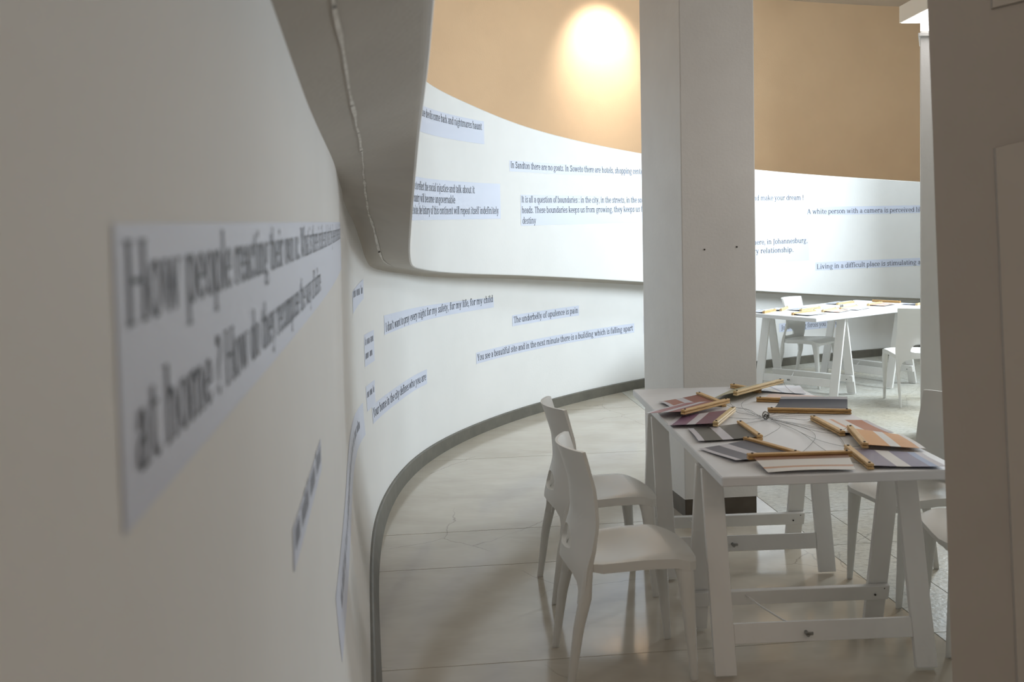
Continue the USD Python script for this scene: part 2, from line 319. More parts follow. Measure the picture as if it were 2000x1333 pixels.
# main pillar beside the near table
pc = np.array([.918, 5.372]); pd = math.atan2(.04, .41)
pil = thing('pillar', 'square grey white pillar standing just behind the near table', 'pillar', (pc[0], pc[1], 0), math.degrees(pd) + .3, kind='structure')
def prism(poly, z0, z1, b=.006):
    g = Polygon(poly); q = g.buffer(-b).buffer(b, quad_segs=2)
    t = trimesh.creation.extrude_polygon(q, z1 - z0, engine='earcut'); t.apply_translation([0, 0, z0]); return t
PW = .412
sh = [(0, 0), (PW, 0), (PW - .05, .68), (-.055, .68)]
obj('shaft', prism(sh, .10, 4.36), PILLAR, pil)
obj('skirting', prism([(.004, .004), (PW - .004, .004), (PW - .054, .676), (-.05, .676)], 0, .10), DARKBASE, pil)
for x, z in ((.125, 1.465), (.305, 1.475)):
    c = trimesh.creation.cylinder(.0045, .006, sections=10); c.apply_transform(trimesh.transformations.rotation_matrix(math.pi / 2, [1, 0, 0])); c.apply_translation([x, -.001, z]); obj('screw_hole', c, SCREW, pil)

# second pillar far right, with its ledge, a top glowing in place of uplight, and the bulkhead above
p2 = thing('pillar', 'slim white pillar lit from its ledge, beside the dark partition', 'pillar', (2.872, 7.0, 0), 0, kind='structure')
obj('shaft', prism([(0, 0), (.42, 0), (.52, .40), (.19, .40)], .09, 2.87), PILLAR, p2)
obj('skirting', prism([(.006, .004), (.416, .004), (.514, .396), (.196, .396)], 0, .09), DARKBASE, p2)
obj('ledge', cat_mesh([prism([(-.024, -.03), (.46, -.03), (.54, .42), (.17, .42)], 2.865, 2.885), prism([(-.002, -.012), (.44, -.012), (.53, .41), (.18, .41)], 2.885, 2.90)]), PILLAR, p2)
obj('lamp_box', prism([(.002, 0), (.42, 0), (.52, .40), (.19, .40)], 2.90, 3.03), GLOW, p2, label='glowing white lamp box between ledge and bulkhead')
bk = trimesh.creation.extrude_polygon(Polygon([(2.872, 4.6), (3.7, 4.6), (3.7, 7.40), (2.885, 7.40)]), .12, engine='earcut'); bk.apply_translation([0, 0, 3.035])
bk2 = obj('trim_3', bk, CEIL, kind='structure', label='dropped bulkhead over the far right pillar', cat='bulkhead')
obj('light_panel', trimesh.creation.extrude_polygon(Polygon([(2.885, 6.2), (3.6, 6.2), (3.6, 7.385), (2.895, 7.385)]), .006, engine='earcut').apply_translation([0, 0, 3.029]), GLOW, bk2)  # glowing sheet in place of light falling on the bulkhead underside

# added unseen fixtures around the added light panels
def hung_lamp(label, pos, d, w, h):
    d = np.array(d, float); d /= np.linalg.norm(d); p = np.array(pos, float) - d * .045
    t = thing('pendant_lamp', label, 'lamp', (p[0], p[1], 0), math.degrees(math.atan2(d[1], d[0])), kind='structure')
    pitch = math.atan2(d[2], math.hypot(d[0], d[1]))
    b = bevel_box((.06, w + .06, h + .06), (0, 0, 0), .006); b.apply_transform(trimesh.transformations.rotation_matrix(-pitch, [0, 1, 0])); b.apply_translation([0, 0, p[2]])
    obj('housing', b, STEEL, t)
    for s_ in (-1, 1):
        obj('rod', tube([(0, s_ * w * .35, p[2] + h * .4), (0, s_ * w * .35, 3.4), (0, s_ * w * .35, 4.37)], .008, 8), STEEL, t)
hung_lamp('broad hanging flood lamp lighting the curved wall', (4.8, 8.5, 2.15), (-1, -.28, -.06), 1.3, 1.1)
hung_lamp('smaller hanging flood lamp right of the near table', (2.75, 4.75, 2.05), (-1, -.55, -.08), .8, .9)

# ------------------------------------------------------------------ serif lettering
SW_, HW_, SR_ = 86, 42, 36
def bx(x0, y0, x1, y1): return sbox(x0, y0, x1, y1)
def st(x, y0, y1, w=SW_): return bx(x - w / 2, y0, x + w / 2, y1)
def sf(x, y, l=82, r=82): return bx(x - l, y, x + r, y + SR_)
def ell(cx, cy, rx, ry): return affinity.scale(Point(0, 0).buffer(1, quad_segs=5), rx, ry).__class__(affinity.translate(affinity.scale(Point(0, 0).buffer(1, quad_segs=5), rx, ry, origin=(0, 0)), cx, cy).exterior)
def ring(cx, cy, rx, ry, wx=SW_, wy=HW_): return ell(cx, cy, rx, ry).difference(ell(cx, cy, rx - wx, ry - wy))
def dg(x0, y0, x1, y1, w):
    d = math.hypot(x1 - x0, y1 - y0); h = w / 2 * d / abs(y1 - y0)
    return Polygon([(x0 - h, y0), (x0 + h, y0), (x1 + h, y1), (x1 - h, y1)])
def ln(pts, w): return LineString(pts).buffer(w / 2, quad_segs=3, cap_style=2)
def dot(x, y, r=52): return ell(x, y, r, r)
def arch(xl, xr, h=300): return ring((xl + xr) / 2, h, (xr - xl) / 2 + SW_ / 2, 482 - h, SW_, 58).intersection(bx(0, h, 2000, 800)).union(st(xr, 0, h + 2))
XH = 470
def glyphs():
    g = {}
    def put(c, adv, *s): g[c] = (unary_union([x.buffer(0) for x in s]), adv)
    put('o', 490, ring(245, 235, 215, 247))
    put('c', 420, ring(230, 235, 205, 247).difference(bx(290, 110, 500, 345)), dot(352, 350, 46))
    put('e', 455, ring(230, 235, 205, 247).difference(bx(250, 105, 500, 235)), bx(60, 215, 430, 256))
    put('a', 465, st(325, 0, 340), ring(220, 330, 148, 152, SW_, HW_).intersection(bx(60, 345, 500, 600)), st(325, 300, 350), dot(110, 350, 44), ring(205, 130, 172, 142, 82, 38).difference(bx(325, -50, 600, 400)), bx(325, 0, 430, SR_))
    put('b', 515, st(100, 0, 700), ring(265, 235, 210, 247).difference(bx(-50, -50, 100, 600)), bx(15, 664, 100, 700))
    put('d', 525, st(400, 0, 700), ring(230, 235, 205, 247).difference(bx(400, -50, 700, 600)), bx(315, 664, 400, 700), bx(400, 0, 485, SR_))
    put('f', 310, st(125, 0, 560), ring(240, 555, 158, 152).intersection(bx(60, 555, 330, 800)), dot(350, 600, 42), bx(25, 432, 275, 470), sf(125, 0, 90, 105))
    put('g', 475, ring(215, 305, 175, 177, 80, 38), bx(330, 415, 460, 465), ring(225, -95, 200, 112, 62, 44), ln([(130, 165), (95, 95), (140, 30), (300, 10)], 56))
    put('h', 550, st(110, 0, 700), bx(25, 664, 110, 700), arch(110, 405), sf(110, 0), sf(405, 0))
    put('i', 270, st(130, 0, XH), bx(40, 434, 130, XH), sf(130, 0), dot(125, 615, 55))
    put('j', 260, st(135, -90, XH), bx(45, 434, 135, XH), dot(130, 615, 55), ln([(135, -90), (110, -170), (20, -195)], 60))
    put('k', 520, st(110, 0, 700), bx(25, 664, 110, 700), dg(150, 200, 370, 450, 48), dg(430, 0, 230, 270, 84), sf(110, 0), sf(440, 0, 60, 75), bx(300, 434, 470, XH))
    put('l', 265, st(125, 0, 700), bx(35, 664, 125, 700), sf(125, 0))
    put('m', 825, st(110, 0, XH), bx(25, 434, 110, XH), arch(110, 395), arch(395, 680), sf(110, 0), sf(395, 0), sf(680, 0))
    put('n', 550, st(110, 0, XH), bx(25, 434, 110, XH), arch(110, 405), sf(110, 0), sf(405, 0))
    put('p', 520, st(105, -210, XH), bx(20, 434, 105, XH), ring(270, 235, 210, 247).difference(bx(-50, -50, 105, 600)), sf(105, -210))
    put('q', 515, st(400, -210, XH), ring(230, 235, 205, 247).difference(bx(400, -50, 700, 600)), sf(400, -210))
    put('r', 385, st(110, 0, XH), bx(25, 434, 110, XH), ring(290, 290, 222, 192, SW_, 60).intersection(bx(110, 310, 300, 600)), dot(318, 420, 58), sf(110, 0, 82, 100))
    put('s', 395, ln([(335, 345), (320, 420), (205, 448), (100, 405), (95, 335), (150, 285), (250, 235), (315, 180), (315, 90), (215, 22), (95, 45), (62, 130)], 66))
    put('t', 335, st(135, 90, 600), bx(30, 432, 300, 470), ring(245, 130, 153, 142, SW_, 48).intersection(bx(60, -50, 320, 120)))
    put('u', 545, st(110, 140, XH), bx(25, 434, 110, XH), st(415, 0, XH), bx(330, 434, 415, XH), ring(262, 180, 196, 192, SW_, 58).intersection(bx(60, -50, 420, 180)), bx(415, 0, 505, SR_))
    put('v', 490, dg(245, 0, 95, XH, 88), dg(245, 0, 390, XH, 46), sf(100, 434, 95, 90), sf(390, 434, 75, 85))
    put('w', 745, dg(225, 0, 95, XH, 84), dg(225, 0, 370, XH, 46), dg(510, 0, 370, XH, 84), dg(510, 0, 650, XH, 46), sf(100, 434, 95, 90), sf(650, 434, 75, 85))
    put('x', 490, dg(390, 0, 100, XH, 84), dg(90, 0, 390, XH, 46), sf(100, 434), sf(390, 434, 70, 75), sf(90, 0, 70, 80), sf(395, 0))
    put('y', 490, dg(245, 0, 95, XH, 88), dg(160, -200, 390, XH, 46), sf(100, 434, 95, 90), sf(390, 434, 75, 85), dot(110, -165, 52))
    put('H', 690, st(125, 0, 660, 92), st(560, 0, 660, 92), bx(125, 318, 560, 360), sf(125, 0, 95, 95), sf(560, 0, 95, 95), sf(125, 624, 95, 95), sf(560, 624, 95, 95))
    put('I', 320, st(160, 0, 660, 92), sf(160, 0, 100, 100), sf(160, 624, 100, 100))
    put('J', 320, st(170, -60, 660, 92), sf(170, 624, 100, 100), ln([(170, -50), (130, -140), (20, -160)], 64))
    put('L', 560, st(125, 0, 660, 92), sf(125, 0, 95, 95), sf(125, 624, 95, 95), bx(125, 0, 520, 42), bx(478, 0, 520, 150))
    put('A', 640, dg(550, 0, 320, 660, 96), dg(95, 0, 320, 660, 50), bx(180, 205, 470, 245), sf(95, 0, 85, 90), sf(550, 0, 100, 85))
    put('S', 510, ln([(420, 480), (410, 590), (265, 632), (125, 570), (110, 465), (190, 385), (330, 310), (420, 220), (400, 90), (255, 25), (100, 70), (75, 190)], 84))
    put('T', 600, st(300, 0, 660, 92), bx(40, 618, 560, 660), bx(40, 510, 82, 660), bx(518, 510, 560, 660), sf(300, 0, 105, 105))
    put('Y', 600, st(300, 0, 290, 92), dg(300, 270, 110, 650, 96), dg(300, 270, 480, 650, 52), sf(110, 624, 100, 100), sf(490, 624, 85, 85), sf(300, 0, 100, 100))
    put('W', 930, dg(290, 0, 120, 650, 92), dg(290, 0, 460, 650, 50), dg(630, 0, 460, 650, 92), dg(630, 0, 800, 650, 50), sf(120, 624, 100, 100), sf(800, 624, 85, 85))
    put('B', 560, st(125, 0, 660, 92), ring(250, 490, 200, 170, 92, 42).difference(bx(-100, 0, 125, 800)), ring(260, 175, 235, 177, 96, 42).difference(bx(-100, -50, 125, 800)), sf(125, 0, 95, 60), sf(125, 624, 95, 60))
    put('C', 580, ring(310, 330, 270, 345, 92, 44).difference(bx(400, 170, 700, 500)), bx(480, 480, 520, 640))
    put('.', 230, dot(115, 45, 56)); put(',', 230, dot(115, 45, 54), dg(85, -140, 130, 40, 46))
    put("'", 190, dg(95, 470, 100, 690, 56)); put(':', 250, dot(125, 60, 54), dot(125, 410, 54))
    put('!', 290, dot(145, 45, 56), Polygon([(120, 170), (170, 170), (195, 680), (95, 680)]))
    put('?', 420, dot(185, 45, 56), st(185, 150, 260, 60), ln([(80, 560), (160, 630), (290, 610), (330, 500), (270, 400), (185, 320), (185, 240)], 78))
    g['|'] = (st(70, 0, 440, 50), 150)
    g['/'] = (st(70, 0, 640, 44), 150)
    g[' '] = (None, 235)
    return g
GL = glyphs()
def tri(p):
    V, F, n = [], [], 0
    for q in getattr(p, 'geoms', [p]):
        if q.is_empty: continue
        v, f = trimesh.creation.triangulate_polygon(q.simplify(2.0), engine='earcut')
        V.append(v); F.append(f + n); n += len(v)
    return np.vstack(V), np.vstack(F)
TRI = {c: (tri(s) if s is not None else None, a) for c, (s, a) in GL.items()}
def line_tris(text):
    """Flat triangles of a line of text in em units (baseline at 0) and its length."""
    V, F, n, x = [], [], 0, 0.
    for c in text:
        t, a = TRI.get(c, TRI['o'])
        if t is not None:
            V.append(t[0] / 1000. + [x, 0]); F.append(t[1] + n); n += len(t[0])
        x += a / 1000.
    return np.vstack(V), np.vstack(F), x

def wall_text(surface, lines, em, sheet, label, group, shear=0.):
    """lines: (text, s_start, s_end, z of the baseline); sheet: (s0, s1, z0, z1), or its four corner (s, z) points."""
    t = thing('wall_text', label, 'wall text', group=group)
    if len(sheet) == 4 and np.ndim(sheet[0]) == 0:
        s0, s1, z0, z1 = sheet; cr = [(s0, z0), (s1, z0), (s1, z1), (s0, z1)]
    else: cr = sheet
    nu = max(3, int(abs(cr[1][0] - cr[0][0]) / .05)); u, v = np.meshgrid(np.linspace(0, 1, nu), np.linspace(0, 1, 5))
    c = np.array(cr)[:, None, None]
    q = [(1 - u) * (1 - v) * c[0, ..., k] + u * (1 - v) * c[1, ..., k] + u * v * c[2, ..., k] + (1 - u) * v * c[3, ..., k] for k in (0, 1)]
    sheet_prim = obj('vinyl_sheet', grid_mesh(surface(q[0], q[1], .0012)), SHEET, t, smooth=True)
    for text, a, b, z in lines:
        w = sum(TRI.get(c, TRI['o'])[1] for c in text) / 1000.; x = 0.
        for word in text.split(' '):
            if word:
                v, f, ww = line_tris(word)
                obj('printed_word', (surface(a + (x + v[:, 0]) / w * (b - a), z + v[:, 1] * em, .0022), f), INK, t)
                x += ww
            x += .235
    return t

# texts on the parapet band
GU, GD = 'quotations on the parapet band', 'quotations on the lower curved wall'
wall_text(edge_at, [('At night the devils come back and nightmares haunt', 8.95, 10.30, 2.295)], .077, (8.93, 10.335, 2.195, 2.36), 'lavender strip reading the devils come back and nightmares haunt, high beside the ramp edge', GU)
wall_text(edge_at, [('We are here to reflect the social injustice and talk about it', 8.62, 10.16, 1.838), ('The country will become ungovernable', 8.72, 9.824, 1.765), ('If it be too late, the history of this continent will repeat itself indefinitely', 8.62, 10.545, 1.692)], .077, (8.60, 10.575, 1.655, 1.915), 'three line lavender strip ending repeat itself indefinitely, cut by the ramp edge', GU)
wall_text(edge_at, [('In Sandton there are no goats. In Soweto there are hotels, shopping centers', 10.747, 12.80, 2.04)], .077, (10.73, 12.95, 2.015, 2.097), 'single line strip about goats, hotels and shopping centers left of the pillar', GU)
wall_text(edge_at, [('It is all a question of boundaries : in the city, in the streets, in the society, in our', 10.905, 13.05, 1.778), ('heads. These boundaries keeps us from growing, they keeps us from our', 10.909, 12.97, 1.695), ('destiny', 10.914, 11.128, 1.612)], .077, (10.895, 13.15, 1.597, 1.838), 'three line strip beginning It is all a question of boundaries', GU)
wall_text(edge_at, [('Come and make your dream !', 14.12, 15.09, 1.792)], .078, (14.1, 15.115, 1.772, 1.866), 'short strip ending make your dream right of the pillar', GU)
wall_text(edge_at, [('A white person with a camera is perceived like a', 15.133, 16.87, 1.642)], .078, (15.104, 16.95, 1.628, 1.715), 'strip reading A white person with a camera is perceived', GU)
wall_text(edge_at, [('There is fear here, in Johannesburg,', 13.90, 15.14, 1.338), ('in every relationship.', 14.13, 14.938, 1.247)], .078, (13.87, 15.16, 1.148, 1.415), 'two line strip ending in Johannesburg, every relationship, right of the pillar', GU)
wall_text(edge_at, [('Living in a difficult place is stimulating and', 15.268, 16.84, 1.05)], .078, (15.25, 16.95, 1.034, 1.122), 'strip reading Living in a difficult place is stimulating', GU)
# texts on the lower wall
wall_text(wall_at, [("I don't want to pray every night for my safety, for my life, for my child", 8.90, 11.0, 1.0)], .078, [(8.87, .985), (11.01, .955), (11.01, 1.035), (8.87, 1.10)], 'strip reading I want to pray every night for my safety', GD)
wall_text(wall_at, [('The underbelly of opulence is pain', 11.311, 12.278, .80)], .078, (11.29, 12.29, .775, .865), 'strip reading The underbelly of opulence is pain', GD)
wall_text(wall_at, [('You see a beautiful site and in the next minute there is a building which is falling apart', 10.731, 13.081, .566)], .078, (10.715, 13.10, .545, .632), 'strip reading You see a beautiful site and in the next minute', GD)
wall_text(wall_at, [('Your home in the city defines who you are', 8.52, 9.82, .565)], .078, (8.50, 9.84, .535, .635), 'strip curving round the corner, ending the city defines who you are', GD)
wall_text(wall_at, [('So much wealth', 13.27, 13.75, .625), ('beside nothing', 13.27, 13.72, .547)], .078, (13.24, 13.80, .52, .69), 'two line strip mostly hidden behind the pillar, only S and b showing', GD)
wall_text(wall_at, [('Johannesburg forces you to dream', 15.253, 16.15, .395)], .078, (15.22, 16.2, .37, .465), 'strip behind the far table reading Jo es you to d', GD)
# near stretch of the wall, steeply foreshortened
wall_text(wall_at, [('How people reacting their own oc. What is there inside and what they leave on the other side of it', 3.631, 6.98, 1.588), ('at home ? How do they recompose the way of before', 3.642, 5.35, 1.494)], .082, (3.612, 7.03, 1.465, 1.652), 'large blurred nearest text sheet beginning How people, at home', GD)
wall_text(wall_at, [('|||| |||/||/ |||||| /||||||', 4.57, 5.18, 1.135)], .080, (4.545, 5.20, 1.11, 1.178), 'small blurred sheet below the large text sheet on the near wall', GD)
wall_text(wall_at, [('|||| |||/||/ |||||| /||||||| ||||| ||||/|| ||||||| /|| ||||||| /|||||| |||/||/ |||||| ||||| /|||||| |||/|||', 5.7, 8.1, .60)], .080, (5.52, 8.26, .53, .70), 'long thin steeply foreshortened sheet low on the near wall', GD)
wall_text(wall_at, [('||||| |||||| /||', 8.06, 8.36, 1.27)], .075, [(8.03, 1.19), (8.385, 1.24), (8.39, 1.345), (8.03, 1.30)], 'small pale sheet under the ramp where the wall begins to curve', GD)
wall_text(wall_at, [('/|| ||||||| |||||||', 8.39, 8.60, .985), ('|||||| |||||', 8.39, 8.57, .91)], .07, (8.37, 8.62, .87, 1.045), 'pale narrow sheet wrapped into the corner bend, upper one', GD)
wall_text(wall_at, [('||||| |||||| /||', 8.39, 8.58, .70)], .07, (8.37, 8.60, .63, .765), 'pale narrow sheet wrapped into the corner bend, lower one', GD)

# ------------------------------------------------------------------ trestle tables
TH = .752
def trestle_table(label, origin, rotz, apexes, length=1.78, skew=(0, 0)):
    t = thing('trestle_table', label, 'table', (*origin, 0), rotz, 'white trestle tables')
    obj('tabletop', bevel_box((.85, length, .034), (.425, length / 2, TH - .017), .004), TOPW, t)
    hz = TH - .034
    put = obj
    for ay, sk in zip(apexes, skew):
        def obj_(name, mesh, mat, parent):
            if sk:
                mesh = mesh.copy(); mesh.apply_transform(trimesh.transformations.rotation_matrix(math.radians(sk), [0, 0, 1], [.76, ay, 0]))
            return put(name, mesh, mat, parent)
        obj_('trestle_beam', cat_mesh([bevel_box((.72, .02, .032), (.393, ay - .012, hz - .0165)), bevel_box((.72, .02, .032), (.381, ay + .012, hz - .0165))]), PAINTW, t)
        for sgn, x0, x1 in ((-1, .034, .764), (1, .030, .744)):
            y_top, y_bot = ay + sgn * .032, ay + sgn * .212
            ang = math.atan2((y_bot - y_top), hz - .004) * 1.0
            for x in (x0, x1):
                ln_ = math.hypot(hz - .004, y_bot - y_top)
                lg = bevel_box((.078, .022, ln_ - .01), (0, 0, 0), .002)
                lg.apply_transform(trimesh.transformations.rotation_matrix(ang, [1, 0, 0])); lg.apply_translation([x, (y_top + y_bot) / 2, (hz + .004) / 2])
                lg.vertices[:, 2] = np.clip(lg.vertices[:, 2], .003, hz)
                obj_('leg', lg, PAINTW, t)
            zr = .145 if sgn < 0 else .155; yr = y_bot + (y_top - y_bot) * zr / hz
            if sgn < 0: rl = bevel_box((x1 - x0 - .078, .02, .070), ((x0 + x1) / 2, 0, 0), .002)
            else: rl = bevel_box((x1 - x0 + .078, .02, .062), ((x0 + x1) / 2, -.022, 0), .002)
            rl.apply_transform(trimesh.transformations.rotation_matrix(ang, [1, 0, 0])); rl.apply_translation([0, yr, zr])
            obj_('rail', rl, PAINTW, t)
            if sgn < 0:
                b = trimesh.creation.cylinder(.007, .03, sections=12); b.apply_transform(trimesh.transformations.rotation_matrix(math.pi / 2, [1, 0, 0])); b.apply_translation([x0 + .30, yr - .022, zr])
                w = bevel_box((.028, .006, .012), (x0 + .305, yr - .034, zr + .004), .002)
                obj_('wing_bolt', cat_mesh([b, w]), STEEL, t)
            else:
                for dx, dz in ((x1 + .018, .012), (x1 - .018, -.014)):
                    b = trimesh.creation.icosphere(1, .0042); b.apply_translation([dx, yr - .033, zr + dz]); obj_('screw', b, SCREW, t)
        z = .155
        obj_('limit_cord', tube([(.32, ay - .168, z), (.29, ay - .07, z - .012), (.24, ay + .06, z - .006), (.20, ay + .165, z + .01)], .0035), PAINTW, t)
    return t
T1 = trestle_table('white trestle table nearest the viewer, covered with coloured cards', (.703, 3.37), 2.8, (.315, 1.29))
T2 = trestle_table('white trestle table at the back, half hidden by the pillars', (2.08, 9.14), -54.0, (.50, 1.40), skew=(11, 0))

# ------------------------------------------------------------------ chairs
def warp(mf, fn):
    q = man(mf); v = q.vertices.copy(); q.vertices = fn(v); return q
def itp(xs, ys): return PchipInterpolator(xs, ys)
hwid = itp([.29, .36, .40, .45, .50, .56, .62, .70, .835], [.187, .190, .192, .192, .187, .178, .171, .169, .179])
xc = itp([.29, .36, .42, .50, .60, .68, .76, .835], [-.243, -.228, -.222, -.205, -.182, -.186, -.206, -.232])
sag = itp([.29, .36, .42, .50, .60, .70, .835], [.060, .060, .060, .066, .058, .056, .062])
def chair_parts():
    P = {}
    zs = np.linspace(.295, .835, 28)
    o = [(hwid(z), z) for z in zs]
    top_c = [(.170, .836), (-.170, .836)]
    left = [(-hwid(z), z) for z in zs[::-1]]
    apron = [(-.164, .30), (-.160, .34), (-.148, .37), (-.118, .395), (-.06, .410), (0, .414), (.06, .410), (.118, .395), (.148, .37), (.160, .34), (.164, .30)]
    hole = [(.080 * math.cos(a), .472 + .062 * math.sin(a) * (1 if math.sin(a) > 0 else .20)) for a in np.linspace(0, 2 * math.pi, 28, endpoint=False)]
    pg = Polygon(o + top_c + left + apron, [hole]).buffer(0)
    ext = [np.array(pg.exterior.coords[:-1])] + [np.array(h.coords[:-1]) for h in pg.interiors]
    cs = m3.CrossSection([e.tolist() for e in ext], m3.FillRule.EvenOdd)
    mf = cs.extrude(.010).refine_to_length(.016)
    def fb(v):
        y, z, t = v[:, 0], v[:, 1], v[:, 2]
        th = .010 + .012 * np.clip((.52 - z) / .12, 0, 1) + .004 * np.clip(np.abs(y) / .18, 0, 1) ** 3
        n = np.clip(np.abs(y) / np.maximum(hwid(np.clip(z, .29, .835)), .01), 0, 1.05)
        x = xc(np.clip(z, .29, .84)) + sag(np.clip(z, .29, .84)) * n ** 2 + t / .010 * th
        return np.c_[x, y - np.sign(y) * (t / .010) * th * .55 * n, z]
    bk_ = warp(mf, fb); bk_.invert() if bk_.volume < 0 else None
    P['backrest'] = bk_
    # seat
    def half(x): return np.interp(x, [-.21, -.12, .05, .18, .25], [.176, .186, .198, .203, .195])
    sp = [(x, half(x)) for x in np.linspace(-.135, .205, 12)] + [(.232, .178), (.246, .13), (.252, .05)]
    sp = Polygon(sp + [(x, -y) for x, y in sp[:0:-1]] + [(-.196 + .052 * (q / .176) ** 2, q) for q in np.linspace(-.172, .172, 15)]).buffer(-.012).buffer(.012, quad_segs=4)
    sm_ = m3.CrossSection([np.array(sp.exterior.coords[:-1]).tolist()], m3.FillRule.EvenOdd).extrude(.030).refine_to_length(.018)
    def fs(v):
        x, y, t = v[:, 0], v[:, 1], v[:, 2] / .030
        n = np.abs(y) / half(x)
        z = .452 + .012 * np.clip((x + .02) / .18, -1, 1.0) - .020 * np.exp(-((x + .06) / .13) ** 2) * (1 - n ** 2)
        z = z - .032 * np.clip((x - .14) / .11, 0, 1) ** 2 - .006 * np.clip(n - .75, 0, 1) ** 2 / .06 - .014 * n ** 2 * np.clip((x - .05) / .2, 0, 1)
        th = .012 + .022 * np.clip(n, 0, 1) ** 6 + .006 * np.clip((x - .18) / .07, 0, 1)
        return np.c_[x, y, z - (1 - t) * th]
    s = warp(sm_, fs); s.invert() if s.volume < 0 else None
    P['seat'] = s
    def chain(nodes, flat=.8):
        parts = []
        for (a, ra), (b, rb) in zip(nodes[:-1], nodes[1:]):
            parts.append(m3.Manifold.batch_hull([m3.Manifold.sphere(ra, 20).scale((1.0, flat, 1)).translate(a), m3.Manifold.sphere(rb, 20).scale((1.0, flat, 1)).translate(b)]))
        k = parts[0]
        for q in parts[1:]: k = k + q
        k = k.trim_by_plane((0, 0, 1), 0.0)
        q = man(k.refine_to_length(.03)); trimesh.smoothing.filter_taubin(q, iterations=4); return q
    P['legs'] = []
    for sy in (1, -1):
        P['legs'].append(chain([((-.153, sy * .1770, .452), .010), ((-.157, sy * .1765, .40), .018), ((-.166, sy * .1755, .32), .023), ((-.190, sy * .174, .22), .020), ((-.222, sy * .170, .004), .014)], .66))
        P['legs'].append(chain([((.170, sy * .178, .43), .022), ((.193, sy * .180, .385), .031), ((.205, sy * .180, .24), .023), ((.222, sy * .178, .004), .0135)]))
    return P
CP = chair_parts()
def chair(label, x, y, rz):
    t = thing('plastic_chair', label, 'chair', (x, y, 0), rz, 'white moulded plastic chairs')
    obj('backrest', CP['backrest'], PLASTIC, t, smooth=50)
    obj('seat', CP['seat'], PLASTIC, t, smooth=38)
    for l in CP['legs']: obj('leg', l, PLASTIC, t, smooth=50)
    return t
ch = chair('white plastic chair nearest the viewer, left of the near table', .378, 3.617, 6.5)
dup(ch, 'white plastic chair behind the nearest one, left of the near table', (.347, 4.392, 0), 9.0)
dup(ch, 'white plastic chair right of the near table, back hidden beside partition', (1.753, 4.30, 0), 180 + 14)
dup(ch, 'white plastic chair right of the near table, mostly hidden behind partition', (1.83, 3.75, 0), 180 - 8)
dup(ch, 'white plastic chair tucked in behind the far table, facing right', (2.83, 9.56, 0), -46)
dup(ch, 'bright white plastic chair in front of the far table, back towards viewer', (3.43, 8.51, 0), 85)

# ------------------------------------------------------------------ cards hung in wooden clamps
def card_mat(name, stops):
    """Printed stripes: stops are (upper end along the card, colour)."""
    ramp = []; p = 0.
    for e, c in stops:
        ramp += [(p + 1e-4, c), (e - 1e-4, c)]; p = e
    return usdkit.material(stage, L(name), {'u': ('uvmap', dict(attribute='st')), 's': ('separate_xyz', {}), 'r': ('rgb_ramp', {'ramp': ramp}),
        'n': ('noise_texture', dict(scale=180., detail=2.)), 'g': ('texture_coordinate', {}), 'mx': ('mix_color', dict(blend_type='overlay', fac=.12)),
        'p': ('principled_bsdf', dict(roughness=.32, specular_ior_level=.5))},
        [('u.UV', 's.vector'), ('s.y', 'r.fac'), ('r.color', 'mx.a'), ('g.object', 'n.vector'), ('n.color', 'mx.b'), ('mx.result', 'p.base_color')], surface='p.BSDF')
WH = srgb(206, 202, 208); WH2 = srgb(222, 218, 214)
def stripes(a, b, w=WH): return [(.05, w), (.42, a), (.60, w), (.90, b), (1.0, w)]
CM = {1: card_mat('card_terracotta', stripes(srgb(150, 92, 78), srgb(168, 104, 84))), 2: card_mat('card_red', stripes(srgb(150, 84, 84), srgb(158, 92, 96))),
      3: card_mat('card_purple', stripes(srgb(122, 78, 98), srgb(134, 96, 122))), 4: card_mat('card_grey_olive', stripes(srgb(98, 96, 92), srgb(104, 102, 96))),
      5: card_mat('card_slate', stripes(srgb(104, 106, 118), srgb(112, 112, 122))), 6: card_mat('card_brown', [(.30, srgb(140, 98, 74)), (.70, WH2), (.80, srgb(196, 152, 126)), (1., WH2)]),
      7: card_mat('card_lavender', [(.08, WH2), (.36, srgb(140, 132, 152)), (.55, WH2), (.80, srgb(134, 128, 152)), (.90, srgb(158, 172, 204)), (1., WH)]), 8: card_mat('card_orange', stripes(srgb(216, 156, 92), srgb(214, 152, 88), WH2)),
      9: card_mat('card_rust', [(.28, WH2), (.36, srgb(214, 160, 124)), (.58, WH2), (.90, srgb(182, 118, 86)), (1., WH)]), 10: card_mat('card_navy', [(.05, WH2), (.90, srgb(66, 68, 84)), (1., srgb(206, 208, 216))]),
      11: card_mat('card_khaki', stripes(srgb(176, 166, 118), srgb(180, 172, 130), srgb(196, 192, 176))), 12: card_mat('card_map', [(.2, WH2), (.3, srgb(160, 164, 182)), (.5, WH2), (.56, srgb(150, 154, 176)), (1., srgb(216, 218, 226))]),
      13: card_mat('card_pink', [(.3, WH2), (.55, srgb(216, 168, 150)), (1., srgb(226, 204, 198))])}
STRINGS = {}
